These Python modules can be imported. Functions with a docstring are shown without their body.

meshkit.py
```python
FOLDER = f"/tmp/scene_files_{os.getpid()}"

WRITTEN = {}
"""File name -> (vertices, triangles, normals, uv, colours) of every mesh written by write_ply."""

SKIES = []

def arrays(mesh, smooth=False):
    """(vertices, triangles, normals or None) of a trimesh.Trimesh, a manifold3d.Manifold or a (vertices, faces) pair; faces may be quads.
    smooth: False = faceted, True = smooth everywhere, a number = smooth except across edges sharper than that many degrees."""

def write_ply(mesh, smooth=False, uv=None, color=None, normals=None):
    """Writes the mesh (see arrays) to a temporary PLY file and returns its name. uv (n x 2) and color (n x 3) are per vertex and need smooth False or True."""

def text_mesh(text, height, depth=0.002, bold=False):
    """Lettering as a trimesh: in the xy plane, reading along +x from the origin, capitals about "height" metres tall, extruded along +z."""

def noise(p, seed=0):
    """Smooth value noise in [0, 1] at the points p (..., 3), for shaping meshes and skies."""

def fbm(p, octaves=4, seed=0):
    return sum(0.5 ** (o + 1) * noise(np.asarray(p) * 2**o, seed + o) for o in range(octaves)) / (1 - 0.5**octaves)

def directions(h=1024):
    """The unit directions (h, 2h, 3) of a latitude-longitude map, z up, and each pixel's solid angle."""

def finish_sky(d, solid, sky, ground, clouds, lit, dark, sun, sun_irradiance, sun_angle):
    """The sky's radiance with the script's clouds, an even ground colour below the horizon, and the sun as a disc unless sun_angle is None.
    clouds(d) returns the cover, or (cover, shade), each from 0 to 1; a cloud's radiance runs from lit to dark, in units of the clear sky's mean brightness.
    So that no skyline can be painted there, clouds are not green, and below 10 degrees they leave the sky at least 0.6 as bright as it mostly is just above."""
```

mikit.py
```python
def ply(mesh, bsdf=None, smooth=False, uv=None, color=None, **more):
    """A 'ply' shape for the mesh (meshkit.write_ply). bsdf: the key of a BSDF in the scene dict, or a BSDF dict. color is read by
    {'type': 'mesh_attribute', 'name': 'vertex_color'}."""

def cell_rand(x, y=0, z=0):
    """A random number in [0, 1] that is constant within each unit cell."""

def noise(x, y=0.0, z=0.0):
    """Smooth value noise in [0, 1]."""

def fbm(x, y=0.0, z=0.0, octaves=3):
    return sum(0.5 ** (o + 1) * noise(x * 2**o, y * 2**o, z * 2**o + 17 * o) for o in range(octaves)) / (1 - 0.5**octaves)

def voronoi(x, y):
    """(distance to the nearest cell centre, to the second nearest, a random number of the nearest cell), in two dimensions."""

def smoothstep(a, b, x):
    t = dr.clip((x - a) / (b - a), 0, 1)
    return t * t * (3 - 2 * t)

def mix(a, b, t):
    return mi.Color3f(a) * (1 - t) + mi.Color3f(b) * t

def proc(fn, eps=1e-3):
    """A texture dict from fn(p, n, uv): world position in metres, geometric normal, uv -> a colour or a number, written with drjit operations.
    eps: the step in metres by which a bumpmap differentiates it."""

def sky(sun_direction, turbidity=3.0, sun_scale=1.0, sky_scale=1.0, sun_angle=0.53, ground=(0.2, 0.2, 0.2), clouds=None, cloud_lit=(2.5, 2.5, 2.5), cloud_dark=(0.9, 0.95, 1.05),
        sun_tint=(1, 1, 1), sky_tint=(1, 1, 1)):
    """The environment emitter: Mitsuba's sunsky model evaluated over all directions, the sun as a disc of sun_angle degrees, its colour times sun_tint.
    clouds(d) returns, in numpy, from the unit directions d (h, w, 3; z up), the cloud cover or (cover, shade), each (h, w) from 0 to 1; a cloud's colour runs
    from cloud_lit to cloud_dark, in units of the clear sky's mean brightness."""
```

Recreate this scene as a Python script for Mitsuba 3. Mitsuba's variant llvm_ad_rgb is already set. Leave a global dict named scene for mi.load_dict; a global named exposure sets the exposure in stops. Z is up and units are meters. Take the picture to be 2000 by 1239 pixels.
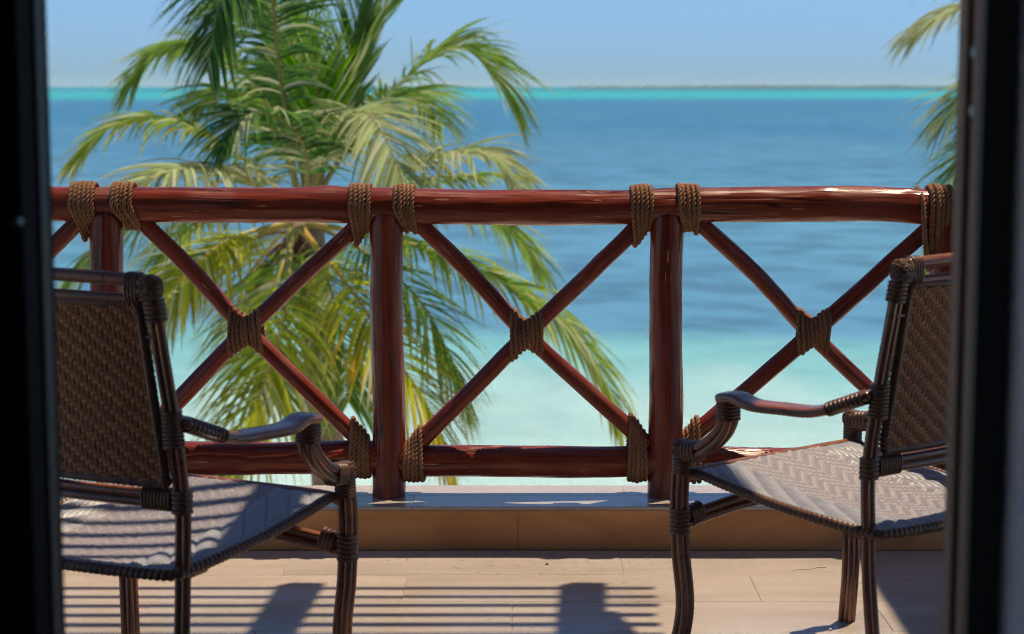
import math
import numpy as np
import trimesh
import drjit as dr
import mitsuba as mi
import mikit
import meshkit
from mikit import noise, fbm, smoothstep, mix, cell_rand

T = mi.ScalarTransform4f
PI = math.pi
scene, labels = {"type": "scene"}, {}

# ------------------------------------------------------------------ camera, light, exposure
EYE = 1.30
PITCH = math.atan(452.5 / 3600.0)
exposure = 1.8
scene["camera"] = {
    "type": "thinlens", "fov": math.degrees(2 * math.atan(1000 / 3600.0)), "fov_axis": "x",
    "aperture_radius": 0.0066, "focus_distance": 4.95, "near_clip": 0.05, "far_clip": 120000.0,
    "to_world": T().look_at(origin=[0, 0, EYE], target=[0, math.cos(PITCH), EYE - math.sin(PITCH)], up=[0, 0, 1]),
}
SUN = np.array([0.26, 0.19, 1.0])
scene["sky_light"] = mikit.sky(SUN.tolist(), turbidity=2.2, sky_scale=0.74, sky_tint=(0.90, 0.99, 1.12), sun_tint=(1.0, 0.94, 0.84), ground=(0.12, 0.25, 0.3))

# ------------------------------------------------------------------ helpers
def label(key, text=None, cat=None, group=None, kind=None):
    d = {}
    if text: d["label"] = text
    if cat: d["category"] = cat
    if group: d["group"] = group
    if kind: d["kind"] = kind
    labels[key] = d

def numbered(key):
    if key not in scene and key not in labels: return key
    k = 1
    while f"{key}_{k:03d}" in scene or f"{key}_{k:03d}" in labels: k += 1
    return f"{key}_{k:03d}"

def put(key, mesh, bsdf, smooth=False, uv=None, color=None, to_world=None):
    key = numbered(key)
    d = mikit.ply(mesh, bsdf, smooth, uv, color)
    if to_world is not None: d["to_world"] = to_world
    scene[key] = d
    return key

class Mesh:
    """Collects vertices, triangles, uv and colours of one entry."""
    def __init__(self): self.v, self.f, self.t, self.c, self.n = [], [], [], [], 0
    def add(self, v, f, t=None, c=None):
        v = np.asarray(v, float); f = np.asarray(f, int)
        if f.shape[1] == 4: f = np.vstack([f[:, [0, 1, 2]], f[:, [0, 2, 3]]])
        self.v.append(v); self.f.append(f + self.n)
        self.t.append(np.zeros((len(v), 2)) if t is None else t)
        self.c.append(np.ones((len(v), 3)) if c is None else c)
        self.n += len(v)
        return self
    def mesh(self): return np.vstack(self.v), np.vstack(self.f)
    def uv(self): return np.vstack(self.t)
    def col(self): return np.vstack(self.c)
    def put(self, key, bsdf, smooth=True, uv=True, color=False, to_world=None):
        return put(key, self.mesh(), bsdf, smooth, self.uv() if uv else None, self.col() if color else None, to_world)

def spline(pts, n):
    p = np.asarray(pts, float)
    q = np.vstack([2 * p[0] - p[1], p, 2 * p[-1] - p[-2]])
    u = np.linspace(0, len(p) - 1, n); i = np.minimum(u.astype(int), len(p) - 2); t = (u - i)[:, None]
    a, b, c, d = q[i], q[i + 1], q[i + 2], q[i + 3]
    return 0.5 * (2 * b + (c - a) * t + (2 * a - 5 * b + 4 * c - d) * t ** 2 + (3 * b - a - 3 * c + d) * t ** 3)

def frames(p, up=None):
    t = np.gradient(p, axis=0); t /= np.linalg.norm(t, axis=1, keepdims=True) + 1e-12
    n = np.zeros_like(t)
    a = np.array([0, 0, 1.0]) if up is None else np.asarray(up, float)
    if abs(t[0] @ a) > 0.95: a = np.array([0, 1.0, 0]) if up is None else np.array([1.0, 0.2, 0])
    n[0] = a - t[0] * (a @ t[0]); n[0] /= np.linalg.norm(n[0])
    for k in range(1, len(p)):
        v = n[k - 1] - t[k] * (n[k - 1] @ t[k]); n[k] = v / np.linalg.norm(v)
    return t, n, np.cross(t, n)

def tube(p, r, seg=12, cap=True, profile=None, up=None, off=(0, 0)):
    """Tube along p; r number or array per point, profile(theta, s) multiplies it. Returns v, f, uv (u round, v metres along)."""
    p = np.asarray(p, float); r = np.broadcast_to(np.asarray(r, float), (len(p),)).copy()
    t, n, b = frames(p, up)
    p = p + off[0] * n + off[1] * b
    s = np.concatenate([[0], np.cumsum(np.linalg.norm(np.diff(p, axis=0), axis=1))])
    if cap:
        k = [0.12, 0.6, 0.9]
        e = [0.98, 0.75, 0.4]
        p = np.vstack([[p[0] - t[0] * r[0] * 0.45 * x for x in (1.0, 0.85, 0.45)], p, [p[-1] + t[-1] * r[-1] * 0.45 * x for x in (0.45, 0.85, 1.0)]])
        r = np.concatenate([[r[0] * x for x in (0.02, 0.6, 0.9)], r, [r[-1] * x for x in (0.9, 0.6, 0.02)]])
        n = np.vstack([[n[0]] * 3, n, [n[-1]] * 3]); b = np.vstack([[b[0]] * 3, b, [b[-1]] * 3])
        s = np.concatenate([[s[0]] * 3, s, [s[-1]] * 3])
    th = np.linspace(0, 2 * PI, seg + 1)
    R = r[:, None] * (np.ones((len(p), seg + 1)) if profile is None else profile(th[None, :], s[:, None]))
    v = p[:, None] + R[..., None] * (np.cos(th)[None, :, None] * n[:, None] + np.sin(th)[None, :, None] * b[:, None])
    i, j = np.meshgrid(np.arange(len(p) - 1), np.arange(seg), indexing="ij")
    a = (i * (seg + 1) + j).ravel(); w = seg + 1
    f = np.stack([a, a + w, a + w + 1, a + 1], 1)[:, ::-1]
    uv = np.stack(np.broadcast_arrays(th[None, :] / (2 * PI), s[:, None]), -1).reshape(-1, 2)
    return v.reshape(-1, 3), f, uv

def box(lo, hi, bevel=0.0):
    lo, hi = np.asarray(lo, float), np.asarray(hi, float)
    if bevel <= 0:
        m = trimesh.creation.box(extents=hi - lo); m.apply_translation((lo + hi) / 2)
        return np.array(m.vertices), np.array(m.faces)
    pts = []
    for sx in (0, 1):
        for sy in (0, 1):
            for sz in (0, 1):
                c = np.where([sx, sy, sz], hi, lo); d = np.where([sx, sy, sz], -bevel, bevel)
                for k in range(3):
                    q = c + d; q[k] = c[k]; pts.append(q)
    m = trimesh.convex.convex_hull(np.array(pts))
    return np.array(m.vertices), np.array(m.faces)

def obox(a, b, w, h, bevel=0.004):
    """A bevelled beam from a to b, w wide (horizontal) and h high."""
    a, b = np.asarray(a, float), np.asarray(b, float)
    L = np.linalg.norm(b - a); t = (b - a) / L
    s = np.cross(t, [0, 0, 1.0]); s /= np.linalg.norm(s); u = np.cross(s, t)
    v, f = box([0, -w / 2, -h / 2], [L, w / 2, h / 2], bevel)
    return a + v[:, :1] * t + v[:, 1:2] * -s + v[:, 2:] * u, f

rng = np.random.default_rng(11)

# ------------------------------------------------------------------ materials
def rgb(*c): return {"type": "rgb", "value": list(c)}
def pr(key, color, rough=0.5, **k):
    scene[key] = {"type": "twosided", "b": {"type": "principled", "base_color": color if isinstance(color, dict) else rgb(*color), "roughness": rough, **k}}
def bumped(key, color, rough, height, scale=1.0, eps=1e-3, **k):
    scene[key] = {"type": "twosided", "b": {"type": "bumpmap", "t": mikit.proc(height, eps), "scale": scale,
                  "b": {"type": "principled", "base_color": color if isinstance(color, dict) else rgb(*color), "roughness": rough, **k}}}

def wood_color(p, n, uv):
    a, s = uv.x * 2 * PI, uv.y
    c, d = dr.cos(a), dr.sin(a)
    seed = p.x * 0.0
    g = fbm(c * 4 + 3, d * 4 + 7, s * 2.2, 4)
    fine = noise(c * 16, d * 16, s * 5)
    blot = fbm(p.x * 5, p.y * 5, p.z * 5, 3)
    col = mix([0.095, 0.013, 0.006], [0.235, 0.040, 0.019], smoothstep(0.22, 0.78, g * 0.85 + fine * 0.15))
    col = mix(col, [0.24, 0.048, 0.020], smoothstep(0.60, 0.8, blot) * 0.6)
    crack = smoothstep(0.035, 0.0, dr.abs(noise(c * 3 + 11, d * 3, s * 0.9) - 0.5)) * smoothstep(0.52, 0.62, noise(c + 5, d + 2, s * 2.1))
    worn = smoothstep(0.80, 0.86, noise(c * 9 + 1, d * 9, s * 16)) * smoothstep(0.60, 0.75, noise(c * 2, d * 2 + 9, s * 4))
    col = mix(col, [0.42, 0.25, 0.16], worn * 0.7)
    return mix(col, [0.012, 0.004, 0.003], crack * 0.9)
def wood_height(p, n, uv):
    a, s = uv.x * 2 * PI, uv.y
    c, d = dr.cos(a), dr.sin(a)
    crack = smoothstep(0.035, 0.0, dr.abs(noise(c * 3 + 11, d * 3, s * 0.9) - 0.5)) * smoothstep(0.52, 0.62, noise(c + 5, d + 2, s * 2.1))
    return fbm(c * 5, d * 5, s * 4, 3) * 0.0022 + noise(c * 14, d * 14, s * 14) * 0.0005 - crack * 0.0012
bumped("varnished_log", mikit.proc(wood_color), mikit.proc(lambda p, n, uv: 0.24 + 0.30 * smoothstep(0.45, 0.72, fbm(p.x * 7, p.y * 7 + 3, p.z * 7, 4))), wood_height, 1.0, 1.5e-3, specular=0.36, clearcoat=0.30, clearcoat_gloss=0.92)

def rope_color(p, n, uv):
    f = noise(p.x * 260, p.y * 260, p.z * 260); g = fbm(p.x * 14, p.y * 14, p.z * 14, 3)
    lobe = dr.abs(dr.cos(1.5 * (uv.x * 2 * PI - 2 * PI * uv.y / 0.0405)))
    col = mix([0.15, 0.066, 0.030], [0.37, 0.20, 0.105], f * 0.45 + g * 0.55)
    return mix(col, [0.040, 0.017, 0.009], smoothstep(0.50, 0.08, lobe) * 0.75)  # shade in the grooves between strands, painted into the colour
pr("rope_fibre", mikit.proc(rope_color), 0.75, specular=0.25)

def cane_color(p, n, uv):
    a, s = uv.x * 2 * PI, uv.y
    g = fbm(dr.cos(a) * 3, dr.sin(a) * 3, s * 9, 3); k = noise(dr.cos(a) * 9, dr.sin(a) * 9, s * 30)
    node = smoothstep(0.006, 0.0, dr.abs(s - 0.31 * dr.round(s / 0.31) - 0.02))
    col = mix([0.060, 0.015, 0.005], [0.27, 0.086, 0.025], smoothstep(0.3, 0.72, g * 0.8 + k * 0.2))
    return mix(col, [0.035, 0.014, 0.008], node * 0.7)
bumped("rattan_cane", mikit.proc(cane_color), 0.33, lambda p, n, uv: fbm(uv.x * 9, uv.y * 25, 0.0, 3) * 0.0003, 1.0, specular=0.6, clearcoat=1.0, clearcoat_gloss=0.88)
bumped("varnished_arm", mikit.proc(cane_color), 0.20, lambda p, n, uv: fbm(uv.x * 12, uv.y * 25, 0.0, 3) * 0.0002, 1.0, specular=1.0, clearcoat=1.0, clearcoat_gloss=0.9)
def bind_color(p, n, uv):
    return mix([0.050, 0.021, 0.011], [0.15, 0.072, 0.038], fbm(p.x * 60, p.y * 60, p.z * 60, 3))
pr("cane_binding", mikit.proc(bind_color), 0.42, specular=0.5)
def weave_color(p, n, uv):
    g = fbm(p.x * 70, p.y * 70, p.z * 70, 2); h = fbm(p.x * 9, p.y * 9, p.z * 9, 3)
    return mix([0.80, 0.78, 0.75], [1.2, 1.2, 1.2], g * 0.4 + h * 0.6)
scene["woven_back"] = {"type": "twosided", "b": {"type": "principled", "base_color": {"type": "mesh_attribute", "name": "vertex_color"}, "roughness": 0.5, "specular": 0.3}}
scene["woven_rattan"] = {"type": "twosided", "b": {"type": "principled", "base_color": {"type": "mesh_attribute", "name": "vertex_color"}, "roughness": 0.46, "specular": 0.7}}

def tile_fn(k):
    def f(p, n, uv):
        side = smoothstep(0.5, 0.9, dr.abs(n.y))
        v = p.y * (1 - side) + p.z * side
        g = fbm(p.x * 2.2 + 9 * k, v * 26 + 31 * k, 1.7 * k, 4); b = fbm(p.x * 2.0 + 4 * k, v * 4.0, 5.0 + k, 3)
        ring = dr.sin((v * 46 + fbm(p.x * 1.6, v * 5, k, 3) * 16)) * 0.5 + 0.5
        t = g * 0.42 + b * 0.48 + ring * 0.10
        return mix([0.335, 0.290, 0.250], [0.41, 0.365, 0.325], smoothstep(0.25, 0.75, t)) * (0.94 + 0.05 * k) * (1 - 0.13 * smoothstep(0.52, 0.70, fbm(p.x * 1.7 + 20, p.y * 2.3, p.z, 4))) * (1 - 0.25 * smoothstep(0.80, 0.9, noise(p.x * 90, p.y * 90, p.z * 90)) * smoothstep(0.5, 0.7, fbm(p.x * 3, p.y * 3, 9.0, 2)))
    return f
for k in range(3):
    bumped(f"wood_look_tile_{k}", mikit.proc(tile_fn(k)), 0.20, lambda p, n, uv: fbm(p.x * 6, p.y * 60, p.z * 60, 2) * 0.0002, 1.0, specular=0.7)
bumped("shade_tinted_tile", mikit.proc(lambda p, n, uv: mix([0.34, 0.150, 0.052], [0.68, 0.335, 0.135], fbm(p.x * 1.6 + fbm(p.x * 3, p.z * 9, 0.0, 2) * 2, p.z * 14 + dr.sin(p.x * 5) * 1.5, 2.0, 4))), 0.5, lambda p, n, uv: fbm(p.x * 40, p.z * 60, 0.0, 2) * 0.0004, 1.0, specular=0.3)  # kerb front only: warm shade tinted into the wood-look tile colour
pr("tile_grout", (0.24, 0.18, 0.13), 0.9)
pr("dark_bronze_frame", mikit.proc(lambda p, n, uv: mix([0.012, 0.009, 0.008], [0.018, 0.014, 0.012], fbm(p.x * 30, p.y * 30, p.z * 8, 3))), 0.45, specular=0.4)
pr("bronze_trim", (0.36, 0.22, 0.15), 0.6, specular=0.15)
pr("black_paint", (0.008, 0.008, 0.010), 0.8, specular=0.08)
pr("black_seal", (0.010, 0.010, 0.011), 0.6)
pr("dark_steel", (0.10, 0.12, 0.14), 0.35, metallic=1.0)
pr("steel", (0.55, 0.57, 0.6), 0.28, metallic=1.0)
pr("wall_plaster", mikit.proc(lambda p, n, uv: mix([0.74, 0.74, 0.75], [0.80, 0.80, 0.80], fbm(p.x * 8, p.y * 8, p.z * 8, 3))), 0.85)
pr("facade_stucco", mikit.proc(lambda p, n, uv: mix([0.22, 0.14, 0.085], [0.28, 0.18, 0.11], fbm(p.x * 6, p.y * 6, p.z * 6, 3))), 0.9)
pr("dark_ceiling", (0.10, 0.085, 0.075), 0.9)
pr("timber", mikit.proc(lambda p, n, uv: mix([0.12, 0.05, 0.03], [0.22, 0.10, 0.06], fbm(p.x * 4, p.y * 4, p.z * 30, 3))), 0.6)
pr("trunk_bark", mikit.proc(lambda p, n, uv: mix([0.12, 0.085, 0.06], [0.30, 0.24, 0.18], fbm(p.x * 9, p.y * 9, p.z * 14, 3))), 0.9)
pr("coconut_husk", mikit.proc(lambda p, n, uv: mix([0.055, 0.030, 0.012], [0.16, 0.085, 0.030], fbm(p.x * 14, p.y * 14, p.z * 14, 3))), 0.55)
pr("leaf_rib", {"type": "mesh_attribute", "name": "vertex_color"}, 0.45)
scene["palm_leaf"] = {"type": "principledthin", "base_color": {"type": "mesh_attribute", "name": "vertex_color"}, "roughness": 0.27, "diff_trans": 1.0, "spec_trans": 0.0, "eta": 2.0}
pr("beach_sand", mikit.proc(lambda p, n, uv: mix([0.50, 0.44, 0.36], [0.62, 0.56, 0.47], fbm(p.x * 3, p.y * 3, 0.0, 4))), 0.95)
pr("mangrove", mikit.proc(lambda p, n, uv: mix([0.045, 0.070, 0.075], [0.075, 0.105, 0.105], fbm(p.x * 0.02, p.z * 0.3, 0.0, 3))), 0.95)
pr("dry_leaf_brown", (0.12, 0.06, 0.03), 0.8)
pr("shell_white", (0.6, 0.52, 0.45), 0.6)

# the sea: wave light and dark painted over a colour by water depth (pale over the sand shallows, blue over the grass beds, turquoise over the outer bank)
def sea_color(p, n, uv):
    x, y = p.x, p.y
    wob = (fbm(x * 0.045, y * 0.11, 2.0, 4) - 0.5) * 22
    shallow = smoothstep(4.5, -4.5, y - (56.5 - dr.clip(x, -8, 14) * 0.35) + wob * 0.55)
    patch = smoothstep(0.50, 0.66, fbm(x * 0.16 + 4, y * 0.10, 7.0, 3)) * smoothstep(38.0, 48.0, y)
    sand = mix([0.45, 0.66, 0.62], [0.170, 0.46, 0.49], smoothstep(34.0, 58.0, y + (fbm(x * 0.35, y * 0.22, 0.0, 4) - 0.5) * 14))
    sand = mix(sand, [0.17, 0.42, 0.45], patch * 0.4)
    sand = sand * (0.96 + 0.08 * smoothstep(0.3, 0.7, fbm(x * 0.55, y * 0.5, 8.0, 3)))
    deep = mix([0.085, 0.238, 0.375], [0.045, 0.190, 0.350], smoothstep(70.0, 420.0, y + (fbm(x * 0.012, y * 0.012, 1.0, 3) - 0.5) * 160))
    deep = mix(deep, [0.090, 0.270, 0.360], smoothstep(0.52, 0.75, fbm(x * 0.05, y * 0.022, 9.0, 3)) * 0.3)
    deep = deep * (0.82 + 0.36 * smoothstep(0.28, 0.72, fbm(x * 0.40 + y * 0.08, y * 0.46, 4.0, 3)))  # light and dark of the ripples painted into the blue
    col = mix(deep, sand, shallow)
    f = y + (fbm(x * 0.0012, y * 0.0012, 3.0, 3) - 0.5) * 500
    bank = smoothstep(850.0, 1350.0, f)
    col = mix(col, mix([0.030, 0.40, 0.44], [0.006, 0.24, 0.32], smoothstep(1800.0, 3000.0, f)), bank)
    return col
def sea_height(p, n, uv):
    x, y = p.x, p.y
    return (fbm(x * 0.45, y * 0.8, 0.0, 3) - 0.5) * 0.27 + (fbm(x * 1.7 + 5, y * 2.6, 3.0, 2) - 0.5) * 0.05
scene["sea_water"] = {"type": "twosided", "b": {"type": "bumpmap", "t": mikit.proc(sea_height, 0.03), "scale": 1.0,
    "b": {"type": "blendbsdf", "weight": 0.20,
          "a": {"type": "diffuse", "reflectance": mikit.proc(sea_color)},
          "c": {"type": "roughconductor", "material": "none", "alpha": 0.16}}}}

# ------------------------------------------------------------------ sea, beach, far shore
SEA = -6.5
v = np.array([[-12000, 22, SEA], [12000, 22, SEA], [12000, 12500, SEA], [-12000, 12500, SEA]], float)
put("sea", (v, np.array([[0, 1, 2], [0, 2, 3]])), "sea_water", False, uv=v[:, :2])
label("sea", "Blue tropical sea with pale turquoise shallows behind the railing", kind="structure")
gx, gy = np.meshgrid(np.linspace(-60, 60, 61), np.linspace(-6, 33, 40), indexing="ij")
gz = SEA + 0.9 - np.clip((gy - 12) / 14, 0, 2) * 1.0 + (meshkit.fbm(np.stack([gx * 0.4, gy * 0.4, gx * 0], -1), 3, 5) - 0.5) * 0.25
i, j = np.meshgrid(np.arange(60), np.arange(39), indexing="ij"); a = (i * 40 + j).ravel()
put("beach", (np.stack([gx, gy, gz], -1).reshape(-1, 3), np.stack([a, a + 40, a + 41, a + 1], 1)), "beach_sand", True)
label("beach", "Pale sand beach below the balcony at the foot of the palms", kind="structure")
xs = np.linspace(150, 5200, 700)
hh = 5.5 + 5.5 * meshkit.fbm(np.stack([xs / 160, xs * 0, xs * 0], -1), 4, 3) * np.clip((xs - 100) / 500, 0, 1) + 2.2 * meshkit.noise(np.stack([xs / 14, xs * 0, xs * 0 + 4], -1), 9)
rows = []
hh2 = hh * 0.72
for yo, k in ((0, 0.0), (6, 0.75), (25, 1.0), (140, 0.9), (170, 0.0)):
    rows.append(np.stack([xs, 4600 + yo + 60 * np.sin(xs / 700), SEA + hh2 * k], -1))
V = np.stack(rows, 1); i, j = np.meshgrid(np.arange(699), np.arange(4), indexing="ij"); a = (i * 5 + j).ravel()
put("far_shoreline", (V.reshape(-1, 3), np.stack([a, a + 5, a + 6, a + 1], 1)), "mangrove", False)
label("far_shoreline", "Low hazy tree-covered shore on the horizon", kind="structure")

# ------------------------------------------------------------------ balcony floor and kerb
KY0, KY1, KZ = 5.072, 5.353, 0.125
put("balcony_floor", box([-2.6, 1.80, -0.22], [2.8, KY1 - 0.006, -0.0022]), "tile_grout")
label("balcony_floor", "Balcony floor of beige wood-look tiles striped with slat shadows", kind="structure")
RP, TL, G = 0.2577, 0.915, 0.0014
row_y = [4.808 + RP * k for k in range(-11, 2)]
tile_meshes = {}
for r, y0 in enumerate(row_y):
    y1 = min(y0 + RP, KY0 - 0.001)
    y0 = max(y0, 2.02)
    if y1 - y0 < 0.03: continue
    off = [0.0, 0.634, 0.30][(r - 9) % 3]
    for q in range(-3, 4):
        x0, x1 = off + q * TL, off + (q + 1) * TL
        x0, x1 = max(x0, -2.6), min(x1, 2.8)
        if x1 - x0 < 0.05: continue
        dz = 0.0006 * rng.uniform(-1, 1)
        put("balcony_floor__tile", box([x0 + G / 2, y0 + G / 2, -0.010], [x1 - G / 2, y1 - G / 2, dz], 0.0012), f"wood_look_tile_{int(rng.integers(3))}")
put("balcony_kerb", box([-2.598, KY0 + 0.0022, -0.22], [2.798, KY1 - 0.004, KZ - 0.0022]), "tile_grout")
label("balcony_kerb", "Low kerb clad in wood-look tiles under the log railing, shade tinted into its front face", kind="structure")
KJ = 5.222
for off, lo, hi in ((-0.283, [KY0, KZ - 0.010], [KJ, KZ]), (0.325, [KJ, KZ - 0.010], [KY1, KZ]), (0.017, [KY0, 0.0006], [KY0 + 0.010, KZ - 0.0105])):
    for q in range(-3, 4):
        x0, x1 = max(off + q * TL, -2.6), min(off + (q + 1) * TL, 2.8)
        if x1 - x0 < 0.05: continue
        put("balcony_kerb__tile", box([x0 + G / 2, lo[0] + (G / 2 if lo[0] == KJ else 0), lo[1]], [x1 - G / 2, hi[0] - (G / 2 if hi[0] == KJ else 0), hi[1]], 0.0015), ("shade_tinted_tile" if hi[1] < KZ - 0.005 else f"wood_look_tile_{int(rng.integers(3))}"))

# ------------------------------------------------------------------ log railing
RY = 5.216
label("balcony_railing", "Reddish brown varnished log railing with crossed braces lashed with rope", "railing")
def log(key, pts, r, seed, n=None, seg=28, wob=0.004, var=0.05, taper=1.0, checks=()):
    L = np.linalg.norm(np.diff(np.asarray(pts, float), axis=0), axis=1).sum()
    p = spline(pts, n or max(12, int(L / 0.018)))
    s = np.linspace(0, L, len(p))
    w = np.stack([meshkit.fbm(np.stack([s * 3.2, s * 0 + k * 7.3, s * 0 + seed], -1), 3, seed) - 0.5 for k in range(3)], -1)
    p = p + w * wob * 2
    rr = r * np.linspace(1, taper, len(p)) * (1 + var * 2 * (meshkit.fbm(np.stack([s * 4, s * 0, s * 0 + seed * 1.7], -1), 3, seed + 3) - 0.5))
    gk = np.random.default_rng(seed + 900)
    kn = [(gk.uniform(0, 2 * PI), gk.uniform(0.05, L), gk.uniform(0.03, 0.09), gk.uniform(0.3, 0.6)) for _ in range(int(2 + L * 4))]
    def prof(th, ss):
        q = np.stack(np.broadcast_arrays(np.cos(th) * 1.1 + seed, np.sin(th) * 1.1, ss * 4.5), -1)
        base = 1 + 0.075 * (meshkit.fbm(q, 3, seed + 5) - 0.5) * 2
        for ka, ks, kh, kw in kn: base = base + kh * np.exp(-((np.abs((th - ka + PI) % (2 * PI) - PI) / kw) ** 2 + ((ss - ks) / (kw * r * 1.4)) ** 2))
        for ka, s0, s1, kd, kw in checks:
            w = ka + 0.10 * np.sin(ss * 23 + ka * 9) + 0.05 * np.sin(ss * 71)
            e = np.clip((ss - s0) / 0.04, 0, 1) * np.clip((s1 - ss) / 0.04, 0, 1)
            base = base - kd * e * np.exp(-((th - w) / kw) ** 2)
        return base
    v, f, t = tube(p, rr, seg, profile=prof)
    t = t + [0, seed * 3.7]
    m = Mesh().add(v, f, t)
    return m.put(key, "varnished_log")
rail_pts = [(-2.1, 0.965), (-1.70, 0.967), (-1.304, 0.968), (-1.014, 0.966), (-0.725, 0.962), (-0.435, 0.962), (-0.217, 0.959), (0, 0.956), (0.29, 0.957), (0.435, 0.961), (0.725, 0.966), (1.014, 0.966), (1.232, 0.957), (1.377, 0.953), (1.8, 0.955), (2.2, 0.957)]
log("balcony_railing__top_rail", [(x, RY, z) for x, z in rail_pts], 0.0505, 3, wob=0.003, var=0.05, seg=84, checks=[(0.55, 1.05, 1.42, .07, .045), (0.35, 2.05, 2.50, .06, .04)])
POST = [-1.94, -1.149, -0.3555, 0.4375, 1.232, 2.02]
for k, x in enumerate(POST):
    log("balcony_railing__post", [(x, RY - 0.006, KZ - 0.012), (x + 0.002, RY - 0.006, 0.35), (x - 0.001, RY - 0.006, 0.65), (x, RY - 0.008, 0.935)], 0.0475, 20 + k, wob=0.003, var=0.03)
BZ = [(0.236, 0.236), (0.236, 0.237), (0.225, 0.225), (0.222, 0.220), (0.225, 0.225)]
BR = [0.047, 0.0475, 0.0465, 0.046, 0.047]
for k in range(5):
    log("balcony_railing__bottom_rail", [(POST[k] + 0.02, RY + 0.004, BZ[k][0]), ((POST[k] + POST[k + 1]) / 2, RY + 0.004, sum(BZ[k]) / 2 - 0.002), (POST[k + 1] - 0.02, RY + 0.004, BZ[k][1])], BR[k], 40 + k, wob=0.004, var=0.05, seg=84, checks=[(1.25, 0.10, 0.62, .13, .06), (0.75, 0.30, 0.68, .09, .05), (1.75, 0.05, 0.40, .06, .05)] if k == 1 else [(0.45, 0.05, 0.30, .06, .04)])
XC = [(-1.552, 0.600), (-0.760, 0.604), (0.041, 0.595), (0.856, 0.602), (1.64, 0.60)]
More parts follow.
